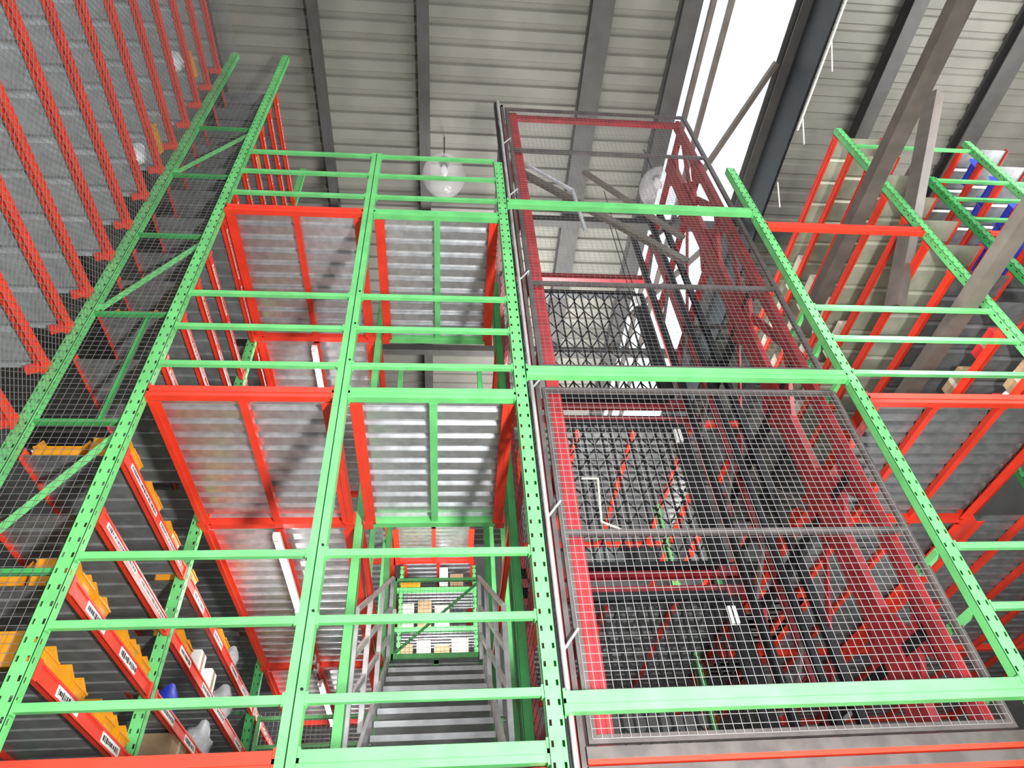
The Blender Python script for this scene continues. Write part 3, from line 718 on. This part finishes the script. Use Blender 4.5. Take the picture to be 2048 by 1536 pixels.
# struts below the skylight
for k, (xa, ya, xb, yb) in enumerate(((3.6, -1, 3.6, 16), (3.85, -1, 3.85, 16), (4.0, 5.4, 4.75, 3.4), (3.5, 8.0, 4.6, 6.4))):
    tag(MB().bar((xa, ya, 12.0), (xb, yb, 12.0), .07, .08).build('roof_strut', 'truss'), f'{["left long", "right long", "nearer slanting", "farther slanting"][k]} steel strut below the skylight', 'strut')
for k, (y, w) in enumerate(((5.98, .12), (8.8, .12), (11.5, .12))):
    tag(MB().bar((-9, y, ZR-.33), (12, y, ZR-.33), w, .16).build('purlin', 'rafter'), f'{["nearest", "middle", "farthest"][k]} dark cross purlin under the roof sheets', 'beam')
# back wall
o = MB().box(-9, 12, 16, 16.1, 0, ZR).build('wall_back', 'wall'); struct(o)
o = MB().box(-9.1, -9, -1, 16, 0, ZR).build('wall_left', 'wall'); struct(o)
o = MB().box(12, 12.1, -1, 16, 0, ZR).build('wall_right', 'wall'); struct(o)
o = MB().box(-9, 12, -6, 16, -.1, 0).build('floor', 'concrete'); struct(o)

# ------------------------------------------------------------------ high bay lamps
def highbay(px, py, z, lab):
    p = at(px, py, Z=z)
    r = thing('pendant_lamp', lab, 'lamp', p)
    s = .33
    prof = [(.03, .2), (.12, .17), (.2, .1), (.245, 0), (.25, -.08), (.22, -.18), (.15, -.26), (.06, -.3), (.001, -.305)]
    MB().lathe([(a*s/.27, b*s/.27) for a, b in prof], p, 32).build('glass_globe', 'glass', r, smooth=True)
    MB().lathe([(.001, .42), (.07, .42), (.08, .3), (.05, .22), (.03, .2), (.001, .2)], p, 16).build('lamp_holder', 'dark', r)
    MB().lathe([(.001, .2), (.03, .2), (.06, .08), (.05, 0), (.001, -.04)], p, 16).build('bulb', 'white', r, smooth=True)
    MB().bar((p.x, p.y, p.z+.42), (p.x, p.y, ZR-.02), .02, n=6).build('hanger_rod', 'rafter', r)
highbay(888, 347, 11.0, 'unlit round glass pendant lamp under the roof above the stair bay')
highbay(1318, 372, 11.0, 'unlit round glass pendant lamp seen through the lift cage top')

# ------------------------------------------------------------------ light
def area(n, loc, rot, size, e, col=(1, 1, 1)):
    l = bpy.data.lights.new(n, 'AREA'); l.energy = e; l.size = size; l.color = col
    o = bpy.data.objects.new(n, l); C.objects.link(o); o.location = loc; o.rotation_euler = rot
    return o
def look(o, t):
    d = Vector(t)-o.location; o.rotation_euler = d.to_track_quat('-Z', 'Y').to_euler()
o = area('unseen_light', (1.5, -.1, 1.35), (0,0,0), .35, 560, (1, .99, .97)); look(o, (0.2, 4, 4.8))  # flash-like light low beside the camera, out of view, inferred from cast shadows
o = area('unseen_light', (-.1, 8.3, 6.0), (0,0,0), .5, 55); look(o, (-.1, 9.6, 7.2))  # added fill brightening the far end behind the stair landing, no fixture there
o = area('unseen_light', (2.2, 7.5, 5.4), (0,0,0), 1.2, 60); look(o, (2.2, 7.6, 7.5))  # added fill aimed up at the upper deck behind the lift
o = area('unseen_light', (1.4, 7.2, 8.4), (0,0,0), 2.2, 330); look(o, (1.8, 6.4, 12.2))  # added uplight to brighten the roof behind the lift cage
o = area('unseen_light', (2.4, 10.6, 9.0), (0,0,0), 2.4, 260); look(o, (2.4, 9.4, 12.2))  # another added uplight, for the deeper part of the roof
o = area('unseen_light', (8.2, 2.6, 8.6), (0,0,0), 2.4, 300); look(o, (6.0, 4.0, 12.2))  # added uplight for the roof on the right
o = area('unseen_light', (4.2, 5.6, 3.0), (0,0,0), 1.5, 30); look(o, (4.2, 5.6, 6.0))  # unseen fill light below the right-hand decks, aimed up
o = area('unseen_light', (3.7, 2.7, 5.6), (0,0,0), .8, 45); look(o, (5.0, 4.8, 7.2))  # added fill for the right rack shelves, meant to stay unseen
w = bpy.data.worlds.new('World'); sc.world = w; w.use_nodes = True
bg = w.node_tree.nodes['Background']; bg.inputs[0].default_value = (.93, .97, 1, 1); bg.inputs[1].default_value = 1.5
sc.view_settings.view_transform = 'Standard'; sc.view_settings.look = 'None'
sc.view_settings.exposure = 0; sc.view_settings.gamma = 1
